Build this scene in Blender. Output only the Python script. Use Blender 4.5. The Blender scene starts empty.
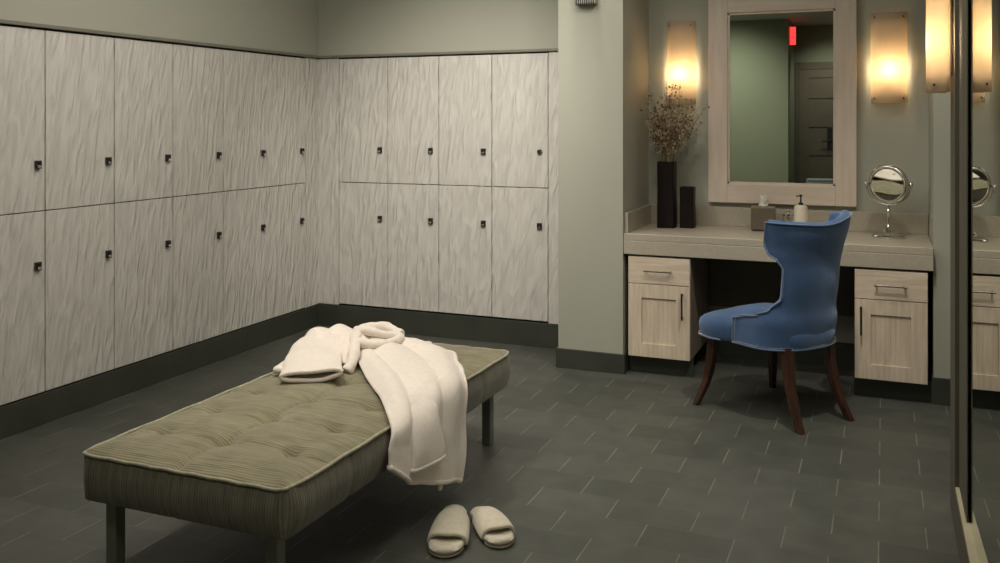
import bpy, bmesh, math, random
from mathutils import Vector, Matrix, noise
random.seed(7)
C = bpy.context.scene.collection
PI = math.pi

# ------------------------------------------------------------ materials
def _nodes(m):
    m.use_nodes = True
    nt = m.node_tree
    return nt, nt.nodes, nt.links, nt.nodes['Principled BSDF']

def mat(name, col, rough=0.6, metal=0.0, var=0.0, vscale=8.0, bump=0.0, bscale=60.0, stretch=(1, 1, 1),
        sheen=0.0, coat=0.0, spec=0.5, col2=None, coords='Object', detail=3.0, bdist=0.01, distort=0.0, rot=(0, 0, 0)):
    m = bpy.data.materials.new(name)
    nt, N, L, P = _nodes(m)
    P.inputs['Roughness'].default_value = rough
    P.inputs['Metallic'].default_value = metal
    P.inputs['Specular IOR Level'].default_value = spec
    P.inputs['Sheen Weight'].default_value = sheen
    P.inputs['Coat Weight'].default_value = coat
    tc = N.new('ShaderNodeTexCoord')
    mp = N.new('ShaderNodeMapping'); mp.inputs['Scale'].default_value = stretch
    mp.inputs['Rotation'].default_value = rot
    L.new(tc.outputs[coords], mp.inputs['Vector'])
    n = N.new('ShaderNodeTexNoise'); n.inputs['Scale'].default_value = vscale; n.inputs['Detail'].default_value = detail
    n.inputs['Distortion'].default_value = distort
    L.new(mp.outputs[0], n.inputs['Vector'])
    r = N.new('ShaderNodeValToRGB')
    c2 = col2 if col2 else tuple(c * (1 - var) for c in col)
    r.color_ramp.elements[0].color = (*c2, 1); r.color_ramp.elements[1].color = (*col, 1)
    r.color_ramp.elements[0].position = 0.3; r.color_ramp.elements[1].position = 0.7
    L.new(n.outputs['Fac'], r.inputs['Fac']); L.new(r.outputs['Color'], P.inputs['Base Color'])
    if bump > 0:
        b = N.new('ShaderNodeTexNoise'); b.inputs['Scale'].default_value = bscale; b.inputs['Detail'].default_value = detail
        b.inputs['Distortion'].default_value = distort
        L.new(mp.outputs[0], b.inputs['Vector'])
        bp = N.new('ShaderNodeBump'); bp.inputs['Strength'].default_value = bump; bp.inputs['Distance'].default_value = bdist
        L.new(b.outputs['Fac'], bp.inputs['Height']); L.new(bp.outputs['Normal'], P.inputs['Normal'])
    return m

def floor_mat():
    m = bpy.data.materials.new('slate_tile')
    nt, N, L, P = _nodes(m)
    g = N.new('ShaderNodeNewGeometry')
    mp = N.new('ShaderNodeMapping'); mp.inputs['Location'].default_value = (0.165, -4.02, 0)
    L.new(g.outputs['Position'], mp.inputs['Vector'])
    b = N.new('ShaderNodeTexBrick')
    b.inputs['Scale'].default_value = 1.0
    b.inputs['Brick Width'].default_value = 0.2965; b.inputs['Row Height'].default_value = 0.1725
    b.inputs['Mortar Size'].default_value = 0.0016; b.inputs['Mortar Smooth'].default_value = 0.3
    b.inputs['Bias'].default_value = 0.0
    b.offset = 0.5; b.offset_frequency = 2; b.squash = 1.0
    b.inputs['Color1'].default_value = (0.066, 0.070, 0.058, 1)
    b.inputs['Color2'].default_value = (0.086, 0.089, 0.074, 1)
    b.inputs['Mortar'].default_value = (0.105, 0.105, 0.085, 1)
    mpb = N.new('ShaderNodeMapping'); mpb.inputs['Location'].default_value = (0.14825, 0, 0); L.new(mp.outputs[0], mpb.inputs['Vector']); L.new(mpb.outputs[0], b.inputs['Vector'])
    def mth(op, a, c=None, d=None):
        q = N.new('ShaderNodeMath'); q.operation = op
        for k, v in enumerate((a, c, d)):
            if v is None: continue
            if isinstance(v, (int, float)): q.inputs[k].default_value = v
            else: L.new(v, q.inputs[k])
        return q.outputs[0]
    sx = N.new('ShaderNodeSeparateXYZ'); L.new(mp.outputs[0], sx.inputs[0])
    rowi = mth('FLOOR', mth('DIVIDE', sx.outputs['Y'], 0.1725))
    par = mth('MULTIPLY', mth('FLOORED_MODULO', rowi, 2.0), 0.5)
    xx = mth('FRACT', mth('ADD', mth('DIVIDE', sx.outputs['X'], 0.2965), par))
    dist = mth('MINIMUM', xx, mth('SUBTRACT', 1.0, xx))
    jn = N.new('ShaderNodeTexNoise'); jn.inputs['Scale'].default_value = 5.5; L.new(g.outputs['Position'], jn.inputs['Vector'])
    jw = mth('MULTIPLY', mth('SUBTRACT', 1.0, mth('SMOOTH_MIN', mth('DIVIDE', dist, 0.0105), 1.0, 0.2)), mth('MULTIPLY', jn.outputs['Fac'], 1.5))
    jw = mth('MAXIMUM', jw, 0.0)
    n = N.new('ShaderNodeTexNoise'); n.inputs['Scale'].default_value = 9; n.inputs['Detail'].default_value = 6
    L.new(g.outputs['Position'], n.inputs['Vector'])
    mx = N.new('ShaderNodeMix'); mx.data_type = 'RGBA'; mx.blend_type = 'MULTIPLY'
    mx.inputs['Factor'].default_value = 0.55
    r = N.new('ShaderNodeValToRGB'); r.color_ramp.elements[0].color = (.55, .55, .55, 1); r.color_ramp.elements[0].position = .3
    r.color_ramp.elements[1].position = .7
    L.new(n.outputs['Fac'], r.inputs['Fac'])
    jm = N.new('ShaderNodeMix'); jm.data_type = 'RGBA'; L.new(jw, jm.inputs['Factor']); L.new(b.outputs['Color'], jm.inputs['A'])
    jm.inputs['B'].default_value = (0.27, 0.255, 0.20, 1)  # joints along y painted brighter, in place of light grazing the grout
    L.new(jm.outputs['Result'], mx.inputs['A']); L.new(r.outputs['Color'], mx.inputs['B'])
    L.new(mx.outputs['Result'], P.inputs['Base Color'])
    P.inputs['Roughness'].default_value = 0.5
    bp = N.new('ShaderNodeBump'); bp.inputs['Strength'].default_value = 0.5; bp.inputs['Distance'].default_value = 0.002
    inv = N.new('ShaderNodeMath'); inv.operation = 'SUBTRACT'; inv.inputs[0].default_value = 1.0
    L.new(b.outputs['Fac'], inv.inputs[1])
    ad = N.new('ShaderNodeMath'); ad.operation = 'MULTIPLY_ADD'; ad.inputs[1].default_value = 0.5
    L.new(n.outputs['Fac'], ad.inputs[0]); L.new(inv.outputs[0], ad.inputs[2])
    L.new(ad.outputs[0], bp.inputs['Height']); L.new(bp.outputs['Normal'], P.inputs['Normal'])
    return m

def ripple_mat():
    """cream laminate pressed with long slanted wind-blown ripples; laid out in world space so it runs on from door to door"""
    m = bpy.data.materials.new('rippled_laminate')
    nt, N, L, P = _nodes(m)
    g = N.new('ShaderNodeNewGeometry')
    # use (x+y, z) so both walls get the same pattern scale
    sp = N.new('ShaderNodeSeparateXYZ'); L.new(g.outputs['Position'], sp.inputs[0])
    ad = N.new('ShaderNodeMath'); ad.operation = 'ADD'; L.new(sp.outputs['X'], ad.inputs[0]); L.new(sp.outputs['Y'], ad.inputs[1])
    cb = N.new('ShaderNodeCombineXYZ'); L.new(ad.outputs[0], cb.inputs['X']); L.new(sp.outputs['Z'], cb.inputs['Y'])
    mp = N.new('ShaderNodeMapping'); mp.inputs['Rotation'].default_value = (0, 0, math.radians(8)); mp.inputs['Scale'].default_value = (1, 1, 1)
    L.new(cb.outputs[0], mp.inputs['Vector'])
    m2 = N.new('ShaderNodeMapping'); m2.inputs['Scale'].default_value = (34, 5.8, 1); L.new(mp.outputs[0], m2.inputs['Vector'])
    n = N.new('ShaderNodeTexNoise'); n.inputs['Scale'].default_value = 1.0; n.inputs['Detail'].default_value = 0.6; n.inputs['Distortion'].default_value = 0.9
    L.new(m2.outputs[0], n.inputs['Vector'])
    m3 = N.new('ShaderNodeMapping'); m3.inputs['Scale'].default_value = (60, 6, 1); L.new(mp.outputs[0], m3.inputs['Vector'])
    n2 = N.new('ShaderNodeTexNoise'); n2.inputs['Scale'].default_value = 1.0; n2.inputs['Detail'].default_value = 1.0; n2.inputs['Distortion'].default_value = 0.4
    L.new(m3.outputs[0], n2.inputs['Vector'])
    ma = N.new('ShaderNodeMath'); ma.operation = 'MULTIPLY_ADD'; ma.inputs[1].default_value = 0.28
    L.new(n2.outputs['Fac'], ma.inputs[0]); L.new(n.outputs['Fac'], ma.inputs[2])
    bp = N.new('ShaderNodeBump'); bp.inputs['Strength'].default_value = 1.0; bp.inputs['Distance'].default_value = 0.0145
    L.new(ma.outputs[0], bp.inputs['Height']); L.new(bp.outputs['Normal'], P.inputs['Normal'])
    r = N.new('ShaderNodeValToRGB')
    r.color_ramp.elements[0].color = (0.54, 0.515, 0.475, 1); r.color_ramp.elements[0].position = 0.35  # ripple hollows tinted darker than crests, shade mixed into the colour
    r.color_ramp.elements[1].color = (0.62, 0.595, 0.55, 1); r.color_ramp.elements[1].position = 0.65
    L.new(n.outputs['Fac'], r.inputs['Fac']); L.new(r.outputs['Color'], P.inputs['Base Color'])
    P.inputs['Roughness'].default_value = 0.5
    return m

def cord_mat(name, c1, c2, axis, freq):
    """ribbed cord fabric; ribs are counted along the given object axis"""
    m = bpy.data.materials.new(name)
    nt, N, L, P = _nodes(m)
    tc = N.new('ShaderNodeTexCoord')
    n = N.new('ShaderNodeTexNoise'); n.inputs['Scale'].default_value = 14; n.inputs['Detail'].default_value = 4
    L.new(tc.outputs['Object'], n.inputs['Vector'])
    w = N.new('ShaderNodeTexWave'); w.wave_type = 'BANDS'; w.bands_direction = axis
    w.inputs['Scale'].default_value = freq; w.inputs['Distortion'].default_value = 0.35; w.inputs['Detail'].default_value = 3
    w.inputs['Detail Scale'].default_value = 3.0
    L.new(tc.outputs['Object'], w.inputs['Vector'])
    st = N.new('ShaderNodeMapping')
    st.inputs['Scale'].default_value = (90, 9, 9) if axis == 'X' else (9, 90, 9)
    L.new(tc.outputs['Object'], st.inputs['Vector'])
    n3 = N.new('ShaderNodeTexNoise'); n3.inputs['Scale'].default_value = 1.0; n3.inputs['Detail'].default_value = 3
    L.new(st.outputs[0], n3.inputs['Vector'])
    a = N.new('ShaderNodeMath'); a.operation = 'MULTIPLY_ADD'; a.inputs[1].default_value = 0.24
    L.new(w.outputs['Fac'], a.inputs[0]); 
    h = N.new('ShaderNodeMath'); h.operation = 'MULTIPLY_ADD'; h.inputs[1].default_value = 0.6
    L.new(n3.outputs['Fac'], h.inputs[0])
    q = N.new('ShaderNodeMath'); q.operation = 'MULTIPLY'; q.inputs[1].default_value = 0.35; L.new(n.outputs['Fac'], q.inputs[0])
    L.new(q.outputs[0], h.inputs[2]); L.new(h.outputs[0], a.inputs[2])
    r = N.new('ShaderNodeValToRGB'); r.color_ramp.elements[0].color = (*c1, 1); r.color_ramp.elements[1].color = (*c2, 1)
    r.color_ramp.elements[0].position = .35; r.color_ramp.elements[1].position = .85
    L.new(a.outputs[0], r.inputs['Fac']); L.new(r.outputs['Color'], P.inputs['Base Color'])
    bp = N.new('ShaderNodeBump'); bp.inputs['Strength'].default_value = 0.7; bp.inputs['Distance'].default_value = 0.003
    L.new(a.outputs[0], bp.inputs['Height']); L.new(bp.outputs['Normal'], P.inputs['Normal'])
    P.inputs['Roughness'].default_value = 0.85; P.inputs['Sheen Weight'].default_value = 0.3
    P.inputs['Specular IOR Level'].default_value = 0.2
    return m

def emis(name, col, s):
    m = bpy.data.materials.new(name)
    nt, N, L, P = _nodes(m)
    P.inputs['Base Color'].default_value = (*col, 1)
    P.inputs['Emission Color'].default_value = (*col, 1); P.inputs['Emission Strength'].default_value = s
    return m

def shade_mat():
    m = bpy.data.materials.new('frosted_glass_shade')
    m.use_nodes = True
    nt = m.node_tree; N = nt.nodes; L = nt.links
    out = N['Material Output']; N.remove(N['Principled BSDF'])
    t = N.new('ShaderNodeBsdfTranslucent'); d = N.new('ShaderNodeBsdfPrincipled')
    nz = N.new('ShaderNodeTexNoise'); nz.inputs['Scale'].default_value = 30
    r = N.new('ShaderNodeValToRGB'); r.color_ramp.elements[0].color = (0.88, 0.76, 0.58, 1); r.color_ramp.elements[1].color = (0.94, 0.84, 0.68, 1)
    L.new(nz.outputs['Fac'], r.inputs['Fac']); L.new(r.outputs['Color'], t.inputs['Color'])
    d.inputs['Base Color'].default_value = (0.80, 0.71, 0.62, 1); d.inputs['Roughness'].default_value = 0.35
    mx = N.new('ShaderNodeMixShader'); mx.inputs[0].default_value = 0.3
    L.new(t.outputs[0], mx.inputs[1]); L.new(d.outputs[0], mx.inputs[2]); L.new(mx.outputs[0], out.inputs['Surface'])
    return m

def glass_mat():
    m = bpy.data.materials.new('clear_glass')
    nt, N, L, P = _nodes(m)
    P.inputs['Base Color'].default_value = (.95, .96, .93, 1); P.inputs['Roughness'].default_value = .03
    P.inputs['Transmission Weight'].default_value = 1.0; P.inputs['IOR'].default_value = 1.3
    return m

M = {}
M['paint'] = mat('sage_grey_wall_paint', (0.385, 0.385, 0.318), 0.75, var=0.05, vscale=2, bump=0.05, bscale=250, coords='Generated')
M['paint_front'] = mat('green_wall_paint', (0.25, 0.285, 0.185), 0.75, var=0.05, vscale=2)
M['ceil'] = mat('ceiling_paint', (0.62, 0.62, 0.56), 0.8, var=0.04, vscale=2)
M['base'] = mat('dark_base_tile', (0.050, 0.054, 0.042), 0.45, var=0.25, vscale=6, bump=0.08, bscale=40)
M['trim'] = mat('bronze_edge_trim', (0.20, 0.19, 0.15), 0.45, var=0.15)
M['floor'] = floor_mat()
M['ripple'] = ripple_mat()
M['carcass'] = mat('locker_carcass', (0.16, 0.15, 0.13), 0.7, var=0.1)
M['lock'] = mat('gunmetal', (0.055, 0.052, 0.048), 0.35, metal=0.7, var=0.2)
M['chrome'] = mat('chrome', (0.72, 0.70, 0.66), 0.12, metal=1.0, var=0.05)
M['nickel'] = mat('brushed_nickel', (0.42, 0.40, 0.36), 0.3, metal=1.0, var=0.1)
M['nickel_dark'] = mat('dark_handle_metal', (0.16, 0.14, 0.12), 0.3, metal=1.0, var=0.1)
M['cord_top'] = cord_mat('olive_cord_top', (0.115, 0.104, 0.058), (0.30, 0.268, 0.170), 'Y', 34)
M['cord_side'] = cord_mat('olive_cord_side', (0.090, 0.083, 0.055), (0.225, 0.205, 0.148), 'X', 34)  # same cord as the top, darkened to put side shade into the colour
M['cord_side_y'] = cord_mat('olive_cord_flank', (0.085, 0.079, 0.050), (0.215, 0.195, 0.135), 'Y', 34)  # long-side copy of the cord, its shade likewise painted in
M['piping'] = mat('olive_piping', (0.40, 0.375, 0.25), 0.8, var=0.35, vscale=60, sheen=.3)
M['steel'] = mat('bench_leg_steel', (0.26, 0.26, 0.22), 0.4, metal=0.5, var=0.15, vscale=12)
M['terry'] = mat('cream_terry_cloth', (0.86, 0.77, 0.68), 0.95, var=0.08, vscale=50, bump=0.55, bscale=260, sheen=0.5, spec=.1, bdist=0.004)
M['terry_slip'] = mat('ivory_terry_cloth', (0.66, 0.60, 0.47), 0.95, var=0.14, vscale=60, bump=0.6, bscale=300, sheen=0.4, spec=.1, bdist=0.003)
M['sole'] = mat('slipper_sole', (0.42, 0.37, 0.28), 0.9, var=0.2)
M['velvet'] = mat('blue_velvet', (0.052, 0.104, 0.215), 0.7, col2=(0.030, 0.066, 0.148), vscale=7, bump=0.1, bscale=120, sheen=0.7, spec=.25, detail=5)
M['velvet'].node_tree.nodes['Principled BSDF'].inputs['Sheen Tint'].default_value = (.55, .7, 1, 1)
M['velvet_pipe'] = mat('blue_velvet_piping', (0.07, 0.13, 0.26), 0.6, var=.2, sheen=.6)
M['walnut'] = mat('dark_walnut', (0.060, 0.021, 0.010), 0.25, col2=(0.024, 0.010, 0.006), vscale=3, stretch=(14, 14, 2), coat=.4, detail=5)
M['oak'] = mat('limed_oak', (0.72, 0.61, 0.485), 0.5, col2=(0.55, 0.45, 0.335), vscale=3, stretch=(16, 16, 1.5), bump=.15, bscale=6, detail=5)
M['oak_h'] = mat('limed_oak_cross_grain', (0.72, 0.61, 0.485), 0.5, col2=(0.56, 0.46, 0.345), vscale=3, stretch=(1.5, 16, 16), bump=.15, bscale=6, detail=5)
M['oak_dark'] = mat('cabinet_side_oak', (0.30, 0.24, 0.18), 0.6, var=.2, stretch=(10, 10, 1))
M['frame'] = mat('whitewashed_mirror_frame', (0.70, 0.60, 0.505), 0.5, col2=(0.62, 0.52, 0.43), vscale=3, stretch=(14, 14, 1.5), bump=.1, bscale=6, detail=5)
M['frame_h'] = mat('whitewashed_mirror_rail', (0.70, 0.60, 0.505), 0.5, col2=(0.62, 0.52, 0.43), vscale=3, stretch=(1.5, 14, 14), bump=.1, bscale=6, detail=5)
M['stone'] = mat('greige_quartz', (0.44, 0.395, 0.315), 0.28, col2=(0.39, 0.345, 0.27), vscale=70, detail=4)
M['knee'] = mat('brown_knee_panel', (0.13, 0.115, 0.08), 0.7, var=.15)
M['mirror'] = mat('silver_mirror', (0.86, 0.90, 0.86), 0.0, metal=1.0, var=0.0)
M['mirror_dim'] = mat('tinted_wall_mirror', (0.62, 0.65, 0.58), 0.0, metal=1.0, var=0.0)
M['post'] = mat('mirror_post_metal', (0.135, 0.125, 0.095), 0.85, metal=0.0, spec=.1, var=.12, vscale=3, stretch=(8, 8, .3))
M['sill'] = mat('cream_sill', (0.46, 0.42, 0.29), 0.55, var=.2, vscale=8, stretch=(6, 1, 6))
M['vase'] = mat('espresso_ceramic', (0.010, 0.006, 0.005), 0.45, var=.3, vscale=20, spec=.2)
M['stem'] = mat('dried_stem', (0.27, 0.20, 0.11), 0.8, var=.4, vscale=40)
M['bud'] = mat('dried_bud', (0.20, 0.115, 0.06), 0.8, var=.5, vscale=50)
M['fluff'] = mat('dried_pale_blossom', (0.50, 0.39, 0.24), 0.9, var=.4, vscale=60)
M['taupe'] = mat('taupe_resin', (0.14, 0.112, 0.078), 0.4, var=.15, vscale=15)
M['tissue'] = mat('white_tissue', (0.80, 0.76, 0.68), 0.9, var=.05)
M['lotion'] = mat('ivory_plastic', (0.66, 0.60, 0.47), 0.35, var=.05)
M['black'] = mat('black_plastic', (0.012, 0.012, 0.012), 0.35, var=.2)
M['glass'] = glass_mat()
M['swab'] = mat('cotton', (0.7, 0.66, 0.55), 0.9, var=.1)
M['shade'] = shade_mat()
M['bulb'] = emis('warm_bulb', (1.0, 0.78, 0.50), 92)
M['door'] = mat('beige_door_paint', (0.155, 0.135, 0.095), 0.5, var=.1, vscale=3)
M['redsign'] = emis('red_sign_face', (0.9, 0.05, 0.05), 1.6)
M['towel'] = mat('grey_blue_towel', (0.30, 0.36, 0.33), 0.95, var=.15, vscale=40, bump=.4, bscale=200)

# ------------------------------------------------------------ mesh builder
class MB:
    def __init__(s, org=(0, 0, 0)):
        s.bm = bmesh.new(); s.o = Vector(org); s.mi = 0
    def _v(s, p): return s.bm.verts.new(Vector(p) - s.o)
    def face(s, vs, mi=None):
        try:
            f = s.bm.faces.new(vs); f.material_index = s.mi if mi is None else mi; return f
        except ValueError: return None
    def box(s, x0, x1, y0, y1, z0, z1, bev=0.0, mi=None, seg=2):
        v = [s._v(p) for p in ((x0, y0, z0), (x1, y0, z0), (x1, y1, z0), (x0, y1, z0), (x0, y0, z1), (x1, y0, z1), (x1, y1, z1), (x0, y1, z1))]
        fs = [s.face([v[i] for i in q], mi) for q in ((0, 3, 2, 1), (4, 5, 6, 7), (0, 1, 5, 4), (1, 2, 6, 5), (2, 3, 7, 6), (3, 0, 4, 7))]
        if bev > 0:
            es = set(e for f in fs for e in f.edges)
            r = bmesh.ops.bevel(s.bm, geom=list(es), offset=bev, segments=seg, affect='EDGES', profile=0.5)
            for f in r['faces']: f.material_index = fs[0].material_index if fs[0].is_valid else (mi or 0)
        return s
    def quad(s, a, b, c, d, mi=None):
        s.face([s._v(p) for p in (a, b, c, d)], mi); return s
    def grid(s, rows, closed_v=False, mi=None):
        vs = [[s._v(p) for p in r] for r in rows]
        for i in range(len(vs) - 1):
            n = len(vs[i])
            for j in range(n if closed_v else n - 1):
                k = (j + 1) % n
                s.face([vs[i][j], vs[i][k], vs[i + 1][k], vs[i + 1][j]], mi)
        return vs
    def tube(s, pts, rad, n=10, cap=True, mi=None, flat=None):
        pts = [Vector(p) for p in pts]
        if not isinstance(rad, (list, tuple)): rad = [rad] * len(pts)
        rings = []; ref = None
        for i, p in enumerate(pts):
            d = (pts[min(i + 1, len(pts) - 1)] - pts[max(i - 1, 0)])
            d = d.normalized() if d.length > 1e-9 else Vector((0, 0, 1))
            if ref is None:
                ref = Vector((0, 0, 1)) if abs(d.z) < .9 else Vector((1, 0, 0))
            u = (ref - d * ref.dot(d)).normalized(); w = d.cross(u); ref = u
            ru = rad[i]; rw = rad[i]
            if flat: rw, ru = rad[i] * flat[0], rad[i] * flat[1]
            rings.append([p + u * (math.cos(2 * PI * k / n) * ru) + w * (math.sin(2 * PI * k / n) * rw) for k in range(n)])
        vs = s.grid(rings, True, mi)
        if cap:
            s.face(list(reversed(vs[0])), mi); s.face(vs[-1], mi)
        return s
    def lathe(s, c, prof, n=24, mi=None, axis='z'):
        c = Vector(c); rings = []
        for r, h in prof:
            ring = []
            for k in range(n):
                a = 2 * PI * k / n
                if axis == 'z': ring.append(c + Vector((r * math.cos(a), r * math.sin(a), h)))
                elif axis == 'y': ring.append(c + Vector((r * math.cos(a), h, r * math.sin(a))))
                else: ring.append(c + Vector((h, r * math.cos(a), r * math.sin(a))))
            rings.append(ring)
        vs = s.grid(rings, True, mi)
        s.face(list(reversed(vs[0])), mi); s.face(vs[-1], mi)
        return s
    def ball(s, c, r, u=8, v=6, sc=(1, 1, 1), mi=None):
        prof = []
        c = Vector(c); rings = []
        for i in range(1, v):
            t = PI * i / v
            rings.append([c + Vector((r * sc[0] * math.sin(t) * math.cos(2 * PI * k / u), r * sc[1] * math.sin(t) * math.sin(2 * PI * k / u), -r * sc[2] * math.cos(t))) for k in range(u)])
        vs = s.grid(rings, True, mi)
        a = s._v(c - Vector((0, 0, r * sc[2]))); b = s._v(c + Vector((0, 0, r * sc[2])))
        for k in range(u):
            s.face([a, vs[0][(k + 1) % u], vs[0][k]], mi); s.face([b, vs[-1][k], vs[-1][(k + 1) % u]], mi)
        return s
    def build(s, name, mats, parent=None, smooth=False, sub=0, solid=0, loc=None, off=0, autosm=None):
        bmesh.ops.recalc_face_normals(s.bm, faces=s.bm.faces)
        me = bpy.data.meshes.new(name); s.bm.to_mesh(me); s.bm.free()
        if not isinstance(mats, (list, tuple)): mats = [mats]
        for m in mats: me.materials.append(m)
        if smooth:
            for p in me.polygons: p.use_smooth = True
            if autosm:
                me.set_sharp_from_angle(angle=math.radians(autosm))
        o = bpy.data.objects.new(name, me); C.objects.link(o)
        if solid:
            md = o.modifiers.new('solid', 'SOLIDIFY'); md.thickness = solid; md.offset = off
        if sub:
            md = o.modifiers.new('sub', 'SUBSURF'); md.levels = sub; md.render_levels = sub
        if parent is not None: o.parent = parent
        elif loc is None: o.location = s.o
        if loc is not None: o.location = loc
        return o

def tag(o, label=None, cat=None, group=None, kind=None):
    if label: o['label'] = label
    if cat: o['category'] = cat
    if group: o['group'] = group
    if kind: o['kind'] = kind
    return o

def thing(name, label, cat, loc, rz=0, group=None):
    o = bpy.data.objects.new(name, None); C.objects.link(o); o.empty_display_size = .1
    o.location = loc; o.rotation_euler = (0, 0, rz)
    return tag(o, label, cat, group)

def struct(name, mb, m, parent=None, **k):
    o = mb.build(name, m, parent, **k)
    if parent is None: o['kind'] = 'structure'
    return o

def copy_tree(o, parent=None):
    c = o.copy(); C.objects.link(c)
    if parent is not None: c.parent = parent
    for ch in list(o.children): copy_tree(ch, c)
    return c

def catmull(p, t):
    n = len(p) - 1; x = t * n; i = min(int(x), n - 1); f = x - i
    g = lambda k: p[k] if 0 <= k <= n else (p[0] * 2 - p[1] if k < 0 else p[n] * 2 - p[n - 1])
    a, b, c, d = g(i - 1), g(i), g(i + 1), g(i + 2)
    return 0.5 * ((2 * b) + (-a + c) * f + (2 * a - 5 * b + 4 * c - d) * f * f + (-a + 3 * b - 3 * c + d) * f ** 3)

def curve(pts, n):
    p = [Vector(q) for q in pts]
    return [catmull(p, i / (n - 1)) for i in range(n)]

def surf(ctrl, nu, nv, fn=None):
    """smooth sheet through a net of control points"""
    rows = [curve(r, nv) for r in ctrl]
    cols = [curve([r[j] for r in rows], nu) for j in range(nv)]
    out = []
    for i in range(nu):
        row = []
        for j in range(nv):
            p = cols[j][i].copy()
            if fn: p += fn(i / (nu - 1), j / (nv - 1), p)
            row.append(p)
        out.append(row)
    return out

# ------------------------------------------------------------ room shell
XL, YB = -3.585, 5.385          # locker faces
H = 2.75
ZB, ZM, ZT = 0.147, 0.985, 1.822  # locker bottom, seam, top
PX0, PX1, PY = -1.712, -1.335, 4.99   # pillar
AY = 5.60                       # alcove back wall
AXR = 0.226
YF = -1.6                       # wall behind the photographer

struct('floor', MB().box(-4.2, 1.2, -4.0, 6.1, -0.1, 0.0), M['floor'])
struct('ceiling', MB().box(-4.2, 1.2, -4.0, 6.1, H, H + .1), M['ceil'])
b = MB(); b.box(-4.15, -4.05, -1.6, 6.0, 0, H); b.box(-4.05, XL + .005, -1.6, 5.39, 1.846, H)
b.box(-4.05, XL, -1.6, 2.31, 0.0, 1.82)
struct('wall_left', b, M['paint'])
b = MB(); b.box(-4.05, PX0, 5.85, 5.95, 0, H); b.box(-4.05, PX0 + .01, YB - .005, 5.85, 1.846, H)
struct('wall_back', b, M['paint'])
struct('wall_pillar', MB().box(PX0, PX1, PY, 5.85, 0, H), M['paint'])
struct('wall_vanity', MB().box(PX1, .40, AY, 5.85, 0, H), M['paint'])
b = MB(); b.box(AXR, .40, 5.05, AY, 0, H); b.box(.31, .40, -1.6, 5.05, 0, H)
struct('wall_right', b, M['paint'])
b = MB(); b.box(-4.15, -1.27, YF - .12, YF, 0, H); b.box(-1.27, -1.17, -2.6, YF - .0, 0, H)
struct('wall_front', b, M['paint_front'])
b = MB(); b.box(-1.3, .5, -2.72, -2.6, 0, H); b.box(.38, .5, -2.6, YF, 0, H)
struct('wall_entry', b, M['paint_front'])

# baseboards
bb = .142
b = MB(); b.box(-4.05, XL + .004, 2.325, 5.389, 0, bb, .002)
b.box(-4.05, XL + .004, -1.6, 2.325, 0, bb)
struct('baseboard_left', b, M['base'])
struct('baseboard_back', MB().box(XL - .1, PX0 - .002, YB - .004, 5.7, 0, bb + .008, .002), M['base'])
b = MB(); b.box(PX0 - .012, PX1 + .012, PY - .012, PY + .4, 0, bb - .033, .002)
struct('baseboard_pillar', b, M['base'])
b = MB(); b.box(PX1 + .013, AXR, AY - .012, AY + .02, 0, bb)
struct('baseboard_vanity', b, M['base'])
b = MB(); b.box(AXR - .008, .33, 5.042, 5.2, 0, bb - .01, .002); b.box(.30, .33, 3.73, 5.04, 0, bb - .01)
struct('baseboard_right', b, M['base'])
# slim bronze cap line over the lockers and its shadow gap
b = MB(); b.box(-4.0, XL + .018, -1.6, YB - .018, 1.829, 1.846, .002)
b.box(-4.0, PX0 - .001, YB - .018, 5.7, 1.829, 1.846, .002)
struct('trim_1', b, M['trim'])

# filler strips around the locker banks
gap = .0022
b = MB(); b.box(-3.585 - .03, -3.42 - gap, YB, YB + .03, bb + .01, 1.826)
b.box(-1.914 + gap, PX0 - .002, YB, YB + .03, bb + .01, 1.826)
b.box(XL - .03, XL, 5.2305 + gap, YB, bb + .005, 1.826)
struct('trim_2', b, M['ripple'])

# ------------------------------------------------------------ lockers
ordn = ['first', 'second', 'third', 'fourth', 'fifth', 'sixth']
def lock_mesh(org, round_lock=False, ax='x'):
    """front of the lock faces -y here"""
    mb = MB()
    if round_lock:
        mb.lathe((0, 0, 0), [(.019, 0.0), (.019, -.004), (.015, -.007), (.008, -.007)], 20, mi=1, axis='y')
        mb.box(-.0025, .0025, -.0085, -.006, -.008, .008, mi=0)
        mb.box(-.009, -.001, -.0085, -.0065, -.002, .003, mi=0)
    else:
        mb.box(-.015, .015, -.016, 0.0, -.019, .019, .003, mi=0)
        mb.box(-.009, .009, -.0195, -.014, -.015, -.002, .002, mi=1)
        mb.lathe((0, -.016, .009), [(.007, 0.0), (.007, -.005), (.004, -.006)], 12, mi=0, axis='y')
    return mb

def make_locker(root, w, z0, z1, lock_z, lock_x, rl=False):
    """local frame: front faces -y, x runs to the right, origin at left bottom front"""
    mb = MB(); t = .016; h = z1 - z0; D = .40
    g = gap
    mb.box(g, w - g, .021, D, g, t); mb.box(g, w - g, .021, D, h - t, h - g)
    mb.box(g, g + t, .021, D, t, h - t); mb.box(w - g - t, w - g, .021, D, t, h - t); mb.box(g + t, w - g - t, D - .01, D, t, h - t)
    mb.build('locker_body', M['carcass'], root, loc=(0, 0, 0))
    d = MB().box(g, w - g, 0, .02, g, h - g, .0025).build('door', M['ripple'], root, loc=(0, 0, 0))
    l = lock_mesh((0, 0, 0), rl).build('lock', [M['lock'], M['chrome']], d, loc=(lock_x, 0, lock_z - z0))
    if rl: l['label'] = 'round chrome key lock'
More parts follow.
